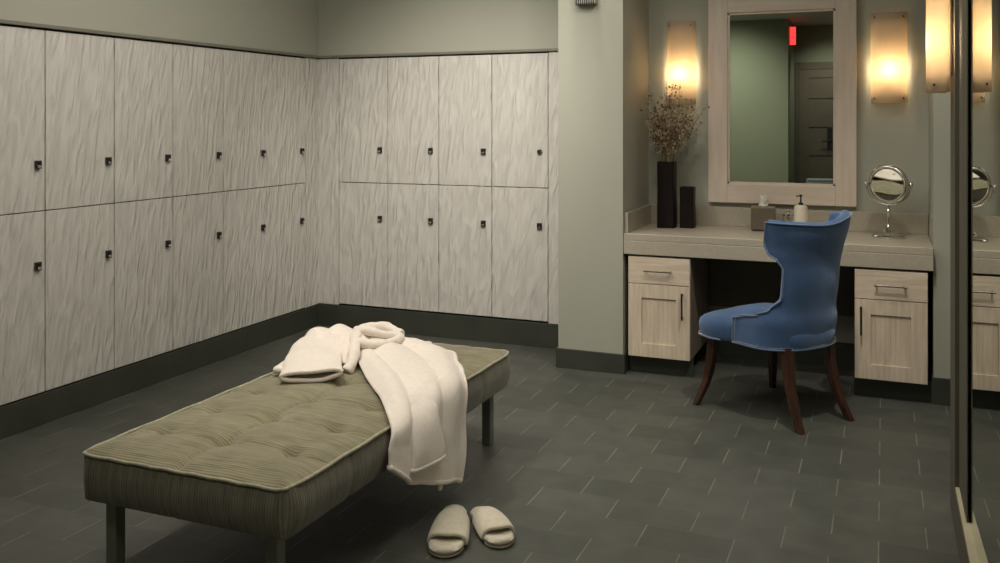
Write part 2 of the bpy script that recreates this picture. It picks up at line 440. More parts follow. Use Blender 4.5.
# back bank : x from -3.42 to -1.914, four columns
xs = [-3.42, -3.043, -2.666, -2.292, -1.914]
for i in range(4):
    w = xs[i + 1] - xs[i]
    for up in (0, 1):
        z0, z1 = (ZM, ZT) if up else (ZB + .012, ZM)
        where = ['the corner', None, None, 'the pillar'][i]
        tier = 'upper' if up else 'lower'
        if i == 3 and up: lb = 'upper pale rippled locker with round key lock, nearest the grey pillar'
        elif where: lb = f'{tier} pale rippled locker on back wall, closest to {where}'
        else: lb = f'{tier} pale rippled locker on back wall, {ordn[i]} from the corner'
        r = thing('locker', lb, 'locker', (xs[i], YB, z0), 0, 'lockers on the back wall')
        make_locker(r, w, z0, z1, 1.207 if up else .75, w - .055, i == 3 and up)
# left bank : y from 2.33 to 5.235 ; local x runs along +y, front faces +x
ys = [2.315 + .4165 * k for k in range(8)]
names_l = {1: 'cut by the left edge of the photo'}
for k in range(1, 7):
    for up in (0, 1):
        z0, z1 = (ZM, ZT) if up else (ZB, ZM)
        tier = 'upper' if up else 'lower'
        n = 6 - k
        if n == 0: lb = f'{tier} pale rippled locker on left wall, next to the corner'
        elif n == 5: lb = f'{tier} pale rippled locker on left wall, cut by the left edge of the photo'
        else: lb = f'{tier} pale rippled locker on left wall, {ordn[n]} from the corner'
        r = thing('locker', lb, 'locker', (XL, ys[k], z0), PI / 2, 'lockers on the left wall')
        make_locker(r, .415, z0, z1, 1.20 if up else .735, .415 - .045)
# the column outside the frame stays a plain matching panel
struct('trim_3', MB().box(XL - .02, XL, 2.31, ys[1] - gap, ZB, ZT), M['ripple'])

# ------------------------------------------------------------ right wall mirror
b = MB(); b.box(.222, .31, -1.2, 3.72, 0, .150, .003)
struct('trim_4', b, M['post'])
b = MB(); b.box(.224, .262, -1.2, 3.50, .150, .156, .002)
struct('trim_5', b, M['sill'])
r = thing('wall_mirror', 'tall wall mirror in a dull bronze frame cut by the right edge of the photo', 'mirror', (.25, 1.5, .156))
o0 = (.25, 1.5, .156)
g = .012
mb = MB(o0)
mb.box(.241, .247, -1.0, 3.499, .156, H - .02)
for v in mb.bm.verts:       # glass leans a hair out of parallel
    y = v.co.y + 1.5; v.co.x += (3.5 - y) * g
mb.build('glass', M['mirror_dim'], r)
mb = MB(o0); mb.box(.222, .268, 3.50, 3.72, .150, H - .001, .002)
mb.box(.232, .238, 3.494, 3.50, .16, H - .01); mb.box(.256, .262, 3.492, 3.50, .16, H - .01)
mb.build('post', M['post'], r)
MB(o0).box(.236, .2405, 3.20, 3.498, .157, H - .021, .001).build('frame_stile', M['post'], r)
mb = MB(o0); mb.box(.268, .3095, 3.52, 3.72, .15, H - .001); mb.build('backing', M['post'], r)

# ------------------------------------------------------------ vanity
CZ = .778; CF = 4.995
o0 = (-.55, 5.3, .655)
r = thing('vanity_countertop', 'long greige stone vanity counter with thick front edge and backsplash', 'counter', o0)
mb = MB(o0); mb.box(PX1 + .002, AXR - .002, CF, AY - .002, .74, CZ, .003); mb.box(PX1 + .002, AXR - .002, CF, CF + .03, .664, .74, .003)
mb.build('slab', M['stone'], r)
mb = MB(o0); mb.box(PX1 + .002, AXR - .002, AY - .022, AY - .002, CZ, .89, .002)
mb.box(PX1 + .002, PX1 + .022, CF + .02, AY - .022, CZ, .89, .002); mb.build('backsplash', M['stone'], r)
# knee space back panel
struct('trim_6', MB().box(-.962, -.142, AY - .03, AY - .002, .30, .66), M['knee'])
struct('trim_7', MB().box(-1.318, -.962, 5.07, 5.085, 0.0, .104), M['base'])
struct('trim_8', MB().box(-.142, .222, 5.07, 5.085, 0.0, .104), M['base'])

def cabinet(x0, x1, label, hinge_right_handle):
    o0 = ((x0 + x1) / 2, 5.02, .104)
    r = thing('vanity_cabinet', label, 'cabinet', o0, group='pale oak cabinets under the vanity counter')
    z0, z1, zs = .104, .655, .505
    yf = 5.0
    mb = MB(o0)
    mb.box(x0, x0 + .016, yf + .02, AY - .04, z0, z1); mb.box(x1 - .016, x1, yf + .02, AY - .04, z0, z1)
    mb.box(x0 + .016, x1 - .016, yf + .02, AY - .04, z0, z0 + .016); mb.box(x0 + .016, x1 - .016, yf + .02, AY - .04, z1 - .016, z1)
    mb.box(x0 + .016, x1 - .016, AY - .05, AY - .04, z0 + .016, z1 - .016)
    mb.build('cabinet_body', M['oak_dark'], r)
    d = MB(o0).box(x0 + .002, x1 - .002, yf, yf + .019, zs + .002, z1 - .003, .0015).build('drawer', M['oak_h'], r)
    xc = (x0 + x1) / 2; zc = (zs + z1) / 2
    def bar(p, q, parent, nm):
        p = Vector(p); q = Vector(q); dr = (q - p).normalized()
        mb = MB(o0); mb.tube([p + Vector((0, -.028, 0)) - dr * .012, q + Vector((0, -.028, 0)) + dr * .012], .0052, 10)
        for e in (p, q): mb.tube([e + Vector((0, .001, 0)), e + Vector((0, -.028, 0))], .0045, 8)
        return mb.build(nm, M['nickel_dark'], parent, smooth=True, autosm=40)
    bar((xc - .065, yf, zc), (xc + .065, yf, zc), d, 'handle')
    # shaker door with beaded panel
    mb = MB(o0); fw = .075; a, c, e, f = x0 + .002, x1 - .002, z0, zs - .002
    mb.box(a, a + fw, yf, yf + .019, e, f, .0015); mb.box(c - fw, c, yf, yf + .019, e, f, .0015)
    mb.box(a + fw, c - fw, yf, yf + .019, e, e + fw, .0015); mb.box(a + fw, c - fw, yf, yf + .019, f - fw, f, .0015)
    dd = mb.build('door', M['oak'], r)
    mb = MB(o0); n = 8; ww = (c - a - 2 * fw) / n
    for i in range(n): mb.box(a + fw + i * ww, a + fw + (i + 1) * ww, yf + .008, yf + .014, e + fw, f - fw, .0015, seg=1)
    mb.build('door_panel', M['oak'], dd)
    hx = (c - .038) if hinge_right_handle else (a + .030)
    bar((hx, yf, f - .165), (hx, yf, f - .045), dd, 'handle')
cabinet(-1.309, -.966, 'pale oak drawer and door cabinet left of the knee space, beside the pillar', True)
cabinet(-.138, .200, 'pale oak drawer and door cabinet right of the blue chair, by the right wall', False)

# vanity mirror
o0 = (-.555, AY, .92)
r = thing('vanity_mirror', 'large vanity mirror in a wide pale wooden frame above the counter', 'mirror', o0)
fx0, fx1, fz0, fz1, fw = -.967, -.142, .918, 2.15, .112
mb = MB(o0); yy = AY - .04

for (xa, xb) in ((fx0, fx0 + fw), (fx1 - fw, fx1)):
    MB(o0).box(xa, xb, yy, AY - .001, fz0, fz1, .003).build('frame_stile', M['frame'], r)
for (za, zb) in ((fz0, fz0 + fw), (fz1 - fw, fz1)):
    MB(o0).box(fx0 + fw, fx1 - fw, yy, AY - .001, za, zb, .003).build('frame_rail', M['frame_h'], r)
mb = MB(o0)
for (a, b_, c, d) in ((fx0 + fw - .001, fx0 + fw + .012, fz0 + fw, fz1 - fw), (fx1 - fw - .012, fx1 - fw + .001, fz0 + fw, fz1 - fw), (fx0 + fw, fx1 - fw, fz0 + fw - .001, fz0 + fw + .012), (fx0 + fw, fx1 - fw, fz1 - fw - .012, fz1 - fw + .001)):
    mb.box(a, b_, yy + .012, yy + .022, c, d)
mb.build('inner_bead', M['frame'], r)
mb = MB(o0); mb.box(fx0 + fw, fx1 - fw, yy + .02, yy + .026, fz0 + fw, fz1 - fw); mb.build('glass', M['mirror'], r)

# ------------------------------------------------------------ sconces
def sconce(loc, rz, label, w=.175):
    """local: mounted on a wall behind +y, light faces -y; origin at wall, at shade bottom"""
    r = thing('wall_sconce', label, 'wall lamp', loc, rz, 'curved glass wall sconces')
    MB().box(-.05, .05, -.012, -.0005, .06, .40, .003).build('backplate', M['nickel'], r, loc=(0, 0, 0))
    mb = MB(); mb.tube([(-.0, -.012, .12), (0, -.05, .12)], .006, 8); mb.tube([(0, -.044, .10), (0, -.044, .135)], .012, 12)
    mb.build('lamp_holder', M['nickel'], r, smooth=True, autosm=40, loc=(0, 0, 0))
    mb = MB(); mb.lathe((0, -.044, .135), [(.010, 0), (.018, .02), (.018, .075), (.012, .09), (.003, .095)], 14)
    mb.build('bulb', M['bulb'], r, smooth=True, loc=(0, 0, 0))
    mb = MB(); rows = []
    for i in range(9):
        z = .5 * i / 8
        rows.append([(w / 2 * math.sin(a), -.012 - .070 * max(0, math.cos(a)) ** .8, z) for a in [PI / 2 * (j / 12 - 1) for j in range(25)]])
    mb.grid(rows)
    sh = mb.build('shade', M['shade'], r, smooth=True, solid=.004, loc=(0, 0, 0))
    for sx in (-1, 1):
        for z in (.025, .475):
            mb = MB(); mb.lathe((sx * (w / 2 - .02), -.060, z), [(.005, .03), (.005, 0.0), (.006, -.002), (.003, -.005)], 10, axis='y')
            mb.build('screw', M['nickel_dark'], sh, smooth=True, autosm=40, loc=(0, 0, 0))
sconce((-1.130, AY, 1.50), 0, 'glowing glass wall sconce left of the vanity mirror, above the dried stems', .165)
sconce((.025, AY, 1.50), 0, 'glowing glass wall sconce right of the vanity mirror, above the small round mirror', .185)
sconce((.221, 3.60, 1.50), -PI / 2, 'glowing glass wall sconce on the post of the tall wall mirror', .19)

# ------------------------------------------------------------ pillar alarm box
o0 = (-1.53, PY, 2.03)
r = thing('wall_sounder', 'small slotted metal sounder high on the pillar', 'alarm', o0)
mb = MB(o0); mb.box(-1.60, -1.480, PY - .05, PY - .0005, 2.052, 2.16, .004); mb.build('housing', M['nickel'], r)
mb = MB(o0)
for i in range(9):
    x = -1.592 + i * .0125; mb.box(x, x + .005, PY - .056, PY - .045, 2.046, 2.12, .0008, seg=1)
mb.build('grille', M['lock'], r)

# ------------------------------------------------------------ things on the counter
def sq_vase(cx, cy, w, h, label):
    o0 = (cx, cy, CZ); mb = MB(o0); hw = w / 2; t = .007
    prof = [(hw, 0), (hw * 1.0, h * .3), (hw * .96, h * .6), (hw, h), (hw - t, h), (hw - t, .02)]
    rows = []
    for (a, z) in prof:
        ring = []
        for (sx, sy) in ((-1, -1), (1, -1), (1, 1), (-1, 1)):
            c = .006
            for (dx, dy) in ((c, 0), (0, c)) if sx * sy < 0 else ((0, c), (c, 0)):
                ring.append((cx + sx * (a - dx), cy + sy * (a - dy), CZ + .0005 + z))
        rows.append(ring)
    vs = mb.grid(rows, True); mb.face(list(reversed(vs[0]))); mb.face(vs[-1])
    o = mb.build('vase', M['vase'], None)
    return tag(o, label, 'vase', 'dark square vases')
sq_vase(-1.172, 5.37, .098, .385, 'taller dark square vase holding dried stems on the vanity counter')
sq_vase(-1.058, 5.405, .080, .238, 'shorter empty dark square vase on the vanity counter')

o0 = (-1.172, 5.37, CZ + .03)
r = thing('dried_flower_bunch', 'bunch of dried brown stems and buds in the taller dark vase', 'dried flowers', o0)
st = MB(o0); bd = MB(o0); fl = MB(o0)
rnd = random.Random(11)
top = Vector((-1.172, 5.37, CZ + .385))
for i in range(56):
    ang = rnd.uniform(0, 2 * PI); sp = rnd.uniform(.02, .23) ; hh = rnd.uniform(.22, .53) * (1 - .22 * sp / .23)
    a0 = rnd.uniform(0, 2 * PI)
    p0 = Vector((-1.172 + .028 * math.cos(a0), 5.37 + .028 * math.sin(a0), CZ + .06))
    p1 = Vector((-1.172 + .03 * math.cos(ang), 5.37 + .03 * math.sin(ang), CZ + .385))
    p3 = top + Vector((max(sp * math.cos(ang), -.150) + .025, sp * math.sin(ang) * .8, hh))
    p3.y = min(p3.y, AY - .03)
    p2 = (p1 + p3) / 2 + Vector((rnd.uniform(-.02, .02), rnd.uniform(-.02, .02), .03))
    path = curve([p0, p1, p2, p3], 11); st = MB(o0)
    st.tube(path, [.0016] * 5 + [.0013] * 4 + [.0008] * 2, 5)
    for k in range(13):
        t = rnd.uniform(.45, 1); q = path[min(10, int(t * 10))]
        d = Vector((rnd.uniform(-1, 1), rnd.uniform(-1, 1), rnd.uniform(-.1, 1.1))).normalized() * rnd.uniform(.02, .055)
        e = q + d; e.x = max(e.x, PX1 + .015); e.y = min(e.y, AY - .012)
        st.tube([q, (q + e) / 2 + Vector((0, 0, .004)), e], .0007, 4)
        rr = rnd.uniform(.0032, .0068)
        (bd if rnd.random() < .48 else fl).ball(e, rr, 6, 5, (1, 1, 1.2))
    st.build('stem', M['stem'], r)
tag(bd.build('buds', M['bud'], r, smooth=True), kind='stuff'); tag(fl.build('blossoms', M['fluff'], r, smooth=True), kind='stuff')

# tissue box
o0 = (-.635, 5.44, CZ)
r = thing('tissue_box', 'taupe cube tissue box with a white tissue on the counter', 'tissue box', o0, .12)
MB().box(-.067, .067, -.062, .062, .008, .135, .004).build('cover', M['taupe'], r, loc=(0, 0, 0))
MB().box(-.06, .06, -.056, .056, .0005, .008).build('foot', M['black'], r, loc=(0, 0, 0))
mb = MB(); rows = []
for i in range(8):
    t = i / 7; ring = []
    for k in range(16):
        a = 2 * PI * k / 16; rad = .026 * (1 - .35 * t) * (1 + .28 * math.sin(3 * a + 2 * t))
        ring.append((rad * math.cos(a) * .9, rad * math.sin(a) * .45 + .004 * math.sin(5 * t), .1355 + .052 * t * (1 + .25 * math.sin(2 * a))))
    rows.append(ring)
mb.grid(rows, True); mb.build('tissue', M['tissue'], r, smooth=True, solid=.0008, loc=(0, 0, 0))
# cotton jar
o0 = (-.498, 5.45, CZ)
r = thing('cotton_jar', 'clear glass jar of cotton swabs between tissue box and lotion bottle', 'jar', o0)
MB().lathe((0, 0, 0.0005), [(.030, 0), (.032, .004), (.032, .088), (.029, .088), (.029, .006)], 20).build('jar', M['glass'], r, smooth=True, autosm=40, loc=(0, 0, 0))
MB().lathe((0, 0, .089), [(.033, 0), (.033, .007), (.012, .011), (.006, .018), (.009, .026), (.004, .031)], 20).build('lid', M['chrome'], r, smooth=True, autosm=50, loc=(0, 0, 0))
mb = MB()
for i in range(14):
    a = rnd.uniform(0, 6.28); q = rnd.uniform(0, .02)
    mb.tube([(q * math.cos(a), q * math.sin(a), .008), (q * math.cos(a + .2), q * math.sin(a + .2), .078)], .0018, 6)
    mb.ball((q * math.cos(a + .2), q * math.sin(a + .2), .078), .0034, 6, 5)
mb.build('swabs', M['swab'], r, loc=(0, 0, 0))
# lotion bottle
o0 = (-.428, 5.40, CZ)
r = thing('lotion_bottle', 'ivory lotion bottle with a black pump behind the chair back', 'bottle', o0)
MB().lathe((0, 0, .0005), [(.030, 0), (.040, .004), (.042, .02), (.036, .14), (.031, .150), (.012, .155)], 24).build('bottle', M['lotion'], r, smooth=True, autosm=50, loc=(0, 0, 0))
mb = MB(); mb.lathe((0, 0, .155), [(.013, 0), (.013, .012), (.005, .014), (.004, .045)], 14); mb.tube([(0, 0, .20), (.0, -.0, .212)], .008, 10); mb.tube([(0, 0, .207), (-.02, -.03, .205)], .004, 8)
mb.build('pump', M['black'], r, smooth=True, autosm=40, loc=(0, 0, 0))

# round cosmetic mirror
o0 = (.022, 5.36, CZ)
r = thing('cosmetic_mirror', 'round chrome magnifying mirror on a pedestal at the right of the counter', 'mirror', o0, math.radians(-8))
MB().lathe((0, 0, .0005), [(.080, 0), (.083, .008), (.076, .016), (.050, .022), (.034, .032), (.022, .042), (.012, .058)], 32).build('base', M['chrome'], r, smooth=True, autosm=60, loc=(0, 0, 0))
MB().lathe((0, 0, .05), [(.011, 0), (.014, .005), (.009, .012), (.0075, .05), (.008, .085), (.013, .092), (.009, .10), (.007, .118)], 18).build('stem', M['chrome'], r, smooth=True, autosm=60, loc=(0, 0, 0))
zc = .172 + .112
mb = MB(); mb.tube([(0.110 * math.sin(a), 0, zc - 0.110 * math.cos(a)) for a in [PI / 2 * (k / 12 - 1) for k in range(25)]], .0055, 8)
yk = mb.build('yoke', M['chrome'], r, smooth=True, loc=(0, 0, 0))
for sx in (-1, 1):
    mb = MB(); mb.lathe((sx * .110, 0, zc), [(.010, -.010), (.012, 0), (.010, .010)], 12, axis='x'); mb.build('pivot_knob', M['chrome'], yk, smooth=True, loc=(0, 0, 0))
mb = MB(); R = .100
mb.lathe((0, 0, 0), [(R - .020, -.011), (R - .006, -.017), (R + .004, -.012), (R + .007, 0), (R + .004, .010), (R - .006, .014), (R - .014, .010)], 48, axis='y')
hd = mb.build('mirror_rim', M['chrome'], r, smooth=True, loc=(0, 0, zc)); hd.rotation_euler = (math.radians(6), 0, math.radians(-14))
mb = MB(); rr = R - .012
prof = [(rr, -.0115), (rr, -.0125)]; rr = R - .008
mb.lathe((0, 0, 0), prof, 48, axis='y'); mb.build('mirror_glass', M['mirror'], hd, smooth=False, loc=(0, 0, 0))

# ------------------------------------------------------------ bench
BX0, BX1, BY0, BY1 = -2.250, -1.500, 2.097, 3.740
BZ0, BZ1 = .255, .392
o0 = ((BX0 + BX1) / 2, (BY0 + BY1) / 2, 0)
r = thing('upholstered_bench', 'long tufted olive green cord bench on steel legs, white robe lying over it', 'bench', o0)
bcols = [BX0 + .125, (BX0 + BX1) / 2 - .01, BX1 - .14]
brows = [BY0 + .225 + .2325 * k for k in range(6)]
def bz(x, y):
    e = min(x - BX0, BX1 - x, y - BY0, BY1 - y)
    z = BZ1 + .030 * (1 - math.exp(-e / .05))
    for bx in bcols:
        for by in brows:
            d2 = (x - bx) ** 2 + (y - by) ** 2
            z -= .020 * math.exp(-d2 / .0010) + .010 * math.exp(-d2 / .0055)
    mid = bcols[1]
    z -= .006 * math.exp(-((x - mid) / .035) ** 2) * min(1, e / .04) + .008 * math.exp(-((x - mid + .004 * math.sin(y * 17)) / .007) ** 2) * min(1, e / .02)
    for by in brows:
        w = .012 * math.sin((x - BX0) * 15)
        z -= (.006 * math.exp(-((y - by - w) / .007) ** 2) + .005 * math.exp(-((y - by - w) / .035) ** 2)) * min(1, e / .03)
    z += .003 * noise.noise(Vector((x * 9, y * 9, 0)))
    return z
def rc(x, y, rr=.032):
    cx, cy = (BX0 + BX1) / 2, (BY0 + BY1) / 2; hx, hy = (BX1 - BX0) / 2, (BY1 - BY0) / 2
    dx, dy = x - cx, y - cy; u = (abs(dx) - (hx - rr)) / rr; v = (abs(dy) - (hy - rr)) / rr
    if u > 0 and v > 0:
        nu, nv = u * math.sqrt(max(0, 1 - v * v / 2)), v * math.sqrt(max(0, 1 - u * u / 2))
        dx = math.copysign(hx - rr + nu * rr, dx); dy = math.copysign(hy - rr + nv * rr, dy)
    return cx + dx, cy + dy
mb = MB(o0); nx, ny = 116, 250
mb.grid([[(*rc(BX0 + (BX1 - BX0) * i / nx, BY0 + (BY1 - BY0) * j / ny), bz(BX0 + (BX1 - BX0) * i / nx, BY0 + (BY1 - BY0) * j / ny)) for i in range(nx + 1)] for j in range(ny + 1)])
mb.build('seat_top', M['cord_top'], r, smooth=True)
# boxed border: belly out slightly, with stitched seams
def border(p, q, nrm, seams, mname, m):
    mb = MB(o0); p = Vector(p); q = Vector(q); nrm = Vector(nrm); n = 80; rows = []
    for k in range(9):
        t = k / 8; z = BZ0 + (BZ1 - BZ0) * t
        row = []
        for i in range(n + 1):
            s = i / n; e = min(s, 1 - s) * (q - p).length
            bulge = .014 * math.sin(PI * min(1, max(0, t))) * min(1, e / .04) - .006 * (1 - t) ** 3
            for sm in seams: bulge -= .005 * math.exp(-(((s - sm) * (q - p).length) / .006) ** 2)
            c = p.lerp(q, s); c = Vector((*rc(c.x, c.y), 0)) + nrm * bulge; row.append((c.x, c.y, z))
        rows.append(row)
    mb.grid(rows); return mb.build(mname, m, r, smooth=True)
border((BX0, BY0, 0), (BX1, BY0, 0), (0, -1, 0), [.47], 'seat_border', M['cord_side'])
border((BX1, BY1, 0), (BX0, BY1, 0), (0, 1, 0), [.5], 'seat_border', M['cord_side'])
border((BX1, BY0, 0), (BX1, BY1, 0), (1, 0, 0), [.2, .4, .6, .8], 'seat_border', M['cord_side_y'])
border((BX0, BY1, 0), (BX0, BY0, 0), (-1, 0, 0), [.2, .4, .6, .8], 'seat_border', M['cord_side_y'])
mb = MB(o0); e = .002; loop = []
cor = [(BX0 - e, BY0 - e), (BX1 + e, BY0 - e), (BX1 + e, BY1 + e), (BX0 - e, BY1 + e), (BX0 - e, BY0 - e)]
for (a, b_) in zip(cor[:-1], cor[1:]):
    for k in range(24):
        t = k / 24; x = a[0] + (b_[0] - a[0]) * t; y = a[1] + (b_[1] - a[1]) * t
        x, y = rc(x, y, .034); loop.append((x, y, BZ1 + .002 + .0015 * math.sin(k * 1.9)))
loop.append(loop[0]); mb.tube(loop, .0055, 8); mb.build('piping', M['piping'], r, smooth=True)
mb = MB(o0); mb.box(BX0 + .03, BX1 - .03, BY0 + .03, BY1 - .03, BZ0 - .002, BZ0 + .02)
mb.build('base_board', M['black'], r)
for bx in bcols:
    for by in brows:
        MB(o0).ball((bx, by, bz(bx, by) + .002), .0095, 10, 6, (1, 1, .45)).build('button', M['piping'], r, smooth=True)
for (lx, ly) in ((BX0 + .075, BY0 + .07), (BX1 - .085, BY0 + .07), (BX0 + .075, BY1 - .06), (BX1 - .085, BY1 - .06)):
    MB(o0).box(lx - .020, lx + .020, ly - .020, ly + .020, .001, BZ0 - .003, .003).build('leg', M['steel'], r)

# ------------------------------------------------------------ bathrobe
o0 = (-1.95, 3.2, .42)
r = thing('bathrobe', 'white terry bathrobe flung over the bench and hanging off its right side', 'bathrobe', o0)
BT = .425
def nz(p, s, k): return noise.noise(Vector(p) * s + Vector((k, k * 2.3, 0)))
# hanging skirt : columns run across, rows run from the knot to the hem
sk = [
 [(-2.00, 3.27, .452), (-2.00, 3.32, .475), (-1.98, 3.37, .485), (-1.96, 3.42, .485), (-1.93, 3.47, .475), (-1.90, 3.52, .440)],
 [(-1.92, 3.17, .436), (-1.90, 3.23, .468), (-1.87, 3.31, .475), (-1.83, 3.38, .470), (-1.80, 3.45, .470), (-1.77, 3.52, .434)],
 [(-1.80, 3.02, .434), (-1.78, 3.10, .462), (-1.74, 3.20, .455), (-1.70, 3.30, .462), (-1.67, 3.40, .458), (-1.66, 3.48, .434)],
 [(-1.66, 2.86, .434), (-1.64, 2.94, .460), (-1.62, 3.05, .446), (-1.60, 3.16, .460), (-1.58, 3.28, .452), (-1.58, 3.35, .436)],
 [(-1.54, 2.71, .432), (-1.53, 2.80, .452), (-1.52, 2.92, .440), (-1.51, 3.03, .452), (-1.50, 3.15, .446), (-1.50, 3.235, .436)],
 [(-1.475, 2.63, .395), (-1.460, 2.73, .405), (-1.47, 2.85, .395), (-1.455, 2.96, .405), (-1.455, 3.08, .400), (-1.455, 3.165, .395)],
 [(-1.468, 2.605, .35), (-1.445, 2.71, .32), (-1.462, 2.82, .32), (-1.44, 2.93, .31), (-1.45, 3.05, .30), (-1.445, 3.135, .30)],
 [(-1.466, 2.60, .318), (-1.440, 2.70, .25), (-1.460, 2.80, .23), (-1.435, 2.91, .20), (-1.445, 3.02, .18), (-1.440, 3.11, .17)],
 [(-1.464, 2.595, .29), (-1.438, 2.69, .215), (-1.458, 2.79, .175), (-1.433, 2.90, .135), (-1.443, 3.01, .105), (-1.438, 3.085, .075)],
]
def fsk(u, v, p):
    n = Vector((0, 0, 1)) if u < .5 else Vector((1, 0, .1))
    return n * (.022 * (abs(math.sin(v * 9.5 + .6 * u + 1.0 * nz(p, 2, 3))) - .5) * min(1, 4 * v, 4 * (1 - v)) + .007 * nz(p, 9, 1)) * (1 if u > .1 else .5)
mb = MB(o0); mb.grid(surf(sk, 60, 44, fsk)); s = mb.build('skirt', M['terry'], r, smooth=True, solid=.015, sub=1)
# hem band of the skirt
hem = [Vector(p) for p in sk[-1]]
mb = MB(o0); hp = surf(sk, 60, 44, fsk)
mb.tube([q + Vector((.001, 0, .004)) for q in hp[-1]], .0105, 8); mb.tube([hp[i][-1] for i in range(0, 60)], .010, 8); mb.build('hem', M['terry'], r, smooth=True)

def tube_sleeve(path, wid, thk, name, side, n=24, m=26):
    """flat hollow sleeve with a turned cuff; side = direction of its width"""
    mb = MB(o0); P = curve(path, m); rows = []
    for i, p in enumerate(P):
        d = (P[min(i + 1, m - 1)] - P[max(i - 1, 0)]).normalized()
        t = i / (m - 1)
        sd = Vector(side[0]).lerp(Vector(side[1]), t); sd = (sd - d * sd.dot(d)).normalized(); up = sd.cross(d)
        w = wid[0] + (wid[1] - wid[0]) * t; h = thk[0] + (thk[1] - thk[0]) * t
        ring = []
        for k in range(n):
            a = 2 * PI * k / n
            q = p + sd * (w / 2 * math.copysign(abs(math.cos(a)) ** .8, math.cos(a))) + up * (h / 2 * math.sin(a))
            q += up * .010 * nz(q, 10, 5)
            ring.append(q)
        rows.append(ring)
    mb.grid(rows, True)
    o = mb.build(name, M['terry'], r, smooth=True, solid=.011, sub=1)
    # rolled cuff edge
    mb = MB(o0); lp = rows[-1] + [rows[-1][0]]; mb.tube(lp, .0085, 8, cap=False); mb.build('cuff', M['terry'], o, smooth=True)
    return o
tube_sleeve([(-1.60, 2.93, .428), (-1.555, 2.89, .428), (-1.51, 2.86, .42), (-1.475, 2.83, .400), (-1.448, 2.81, .36), (-1.430, 2.80, .30), (-1.426, 2.795, .245)], (.12, .215), (.02, .040), 'sleeve', ((0, 1, 0), (0, 1, 0)))
tube_sleeve([(-2.17, 3.29, .474), (-2.135, 3.20, .470), (-2.08, 3.09, .460), (-2.02, 2.99, .452), (-1.978, 2.925, .449)], (.20, .225), (.06, .036), 'sleeve', ((1, .15, 0), (1, .36, 0)))
# lapel flap lying under the near sleeve, sticking out to the left
lp = [[(-2.24, 3.24, .432), (-2.16, 3.26, .445), (-2.06, 3.28, .44)], [(-2.215, 3.12, .430), (-2.14, 3.12, .44), (-2.04, 3.14, .438)], [(-2.185, 2.985, .430), (-2.11, 2.975, .436), (-2.03, 2.97, .432)]]
mb = MB(o0); L_ = surf(lp, 16, 14, lambda u, v, p: Vector((0, 0, .006 * nz(p, 14, 2)))); mb.grid(L_); mb.tube(L_[-1], .009, 8); mb.tube([q[0] for q in L_], .009, 8)
mb.build('lapel', M['terry'], r, smooth=True, solid=.014, sub=1)
# body mound
bd_ = [
 [(-2.25, 3.19, .428), (-2.20, 3.18, .436), (-2.12, 3.17, .440), (-2.05, 3.17, .440), (-1.99, 3.15, .438), (-1.95, 3.15, .432)],
 [(-2.27, 3.24, .430), (-2.21, 3.22, .475), (-2.13, 3.22, .488), (-2.07, 3.22, .480), (-2.01, 3.22, .478), (-1.95, 3.22, .450)],
 [(-2.31, 3.31, .430), (-2.25, 3.30, .492), (-2.18, 3.30, .518), (-2.11, 3.31, .502), (-2.02, 3.32, .492), (-1.93, 3.33, .440)],
 [(-2.22, 3.40, .430), (-2.21, 3.39, .490), (-2.17, 3.39, .516), (-2.11, 3.41, .500), (-2.02, 3.43, .492), (-1.91, 3.44, .440)],
 [(-2.21, 3.53, .430), (-2.19, 3.50, .460), (-2.15, 3.50, .475), (-2.10, 3.52, .480), (-2.01, 3.54, .475), (-1.90, 3.54, .436)],
 [(-2.20, 3.60, .426), (-2.17, 3.60, .427), (-2.13, 3.60, .430), (-2.08, 3.62, .432), (-2.0, 3.62, .432), (-1.90, 3.60, .428)],
]
for row in bd_:     # keep the heap on the bench
    for k, p in enumerate(row): row[k] = (max(p[0], -2.262 + 0 * p[1]), p[1], p[2])
def fbd(u, v, p):
    e = min(1, 5 * u, 5 * (1 - u), 5 * v, 5 * (1 - v))
    q = Vector(p)
    return Vector((0, 0, e * (.016 * nz(q, 11, 4) + .020 * abs(math.sin(u * 8 + v * 5 + 2.5 * nz(q, 4, 8))) - .012)))
mb = MB(o0); mb.grid(surf(bd_, 44, 44, fbd)); mb.build('body', M['terry'], r, smooth=True, solid=.014, sub=1)
# belt : twisted rolls and a loop by the knot
def roll(path, rad, name, n=34):
    mb = MB(o0); P = curve(path, n); R_ = []
    for i, p in enumerate(P): R_.append(rad * (1 + .12 * math.sin(i * .45) + .04 * math.sin(i * 1.1)))
    mb.tube(P, R_, 12); return mb.build(name, M['terry'], r, smooth=True, sub=1)
bl = roll([(-2.05, 3.36, .505), (-2.00, 3.27, .505), (-1.955, 3.19, .482), (-1.93, 3.13, .448), (-1.935, 3.10, .420)], .023, 'belt')
roll([(-2.07, 3.38, .512), (-1.99, 3.37, .520), (-1.93, 3.38, .508), (-1.88, 3.43, .492), (-1.875, 3.36, .486), (-1.92, 3.28, .488), (-1.985, 3.265, .498)], .020, 'belt_loop')
roll([(-2.10, 3.47, .492), (-2.02, 3.49, .512), (-1.95, 3.48, .508), (-1.89, 3.46, .49)], .023, 'belt_loop')
roll([(-1.90, 3.42, .474), (-1.86, 3.42, .470), (-1.80, 3.44, .47), (-1.75, 3.47, .46)], .014, 'belt_end')
roll([(-1.447, 2.95, .21), (-1.442, 2.935, .15), (-1.445, 2.92, .10)], .011, 'belt_end', 10)

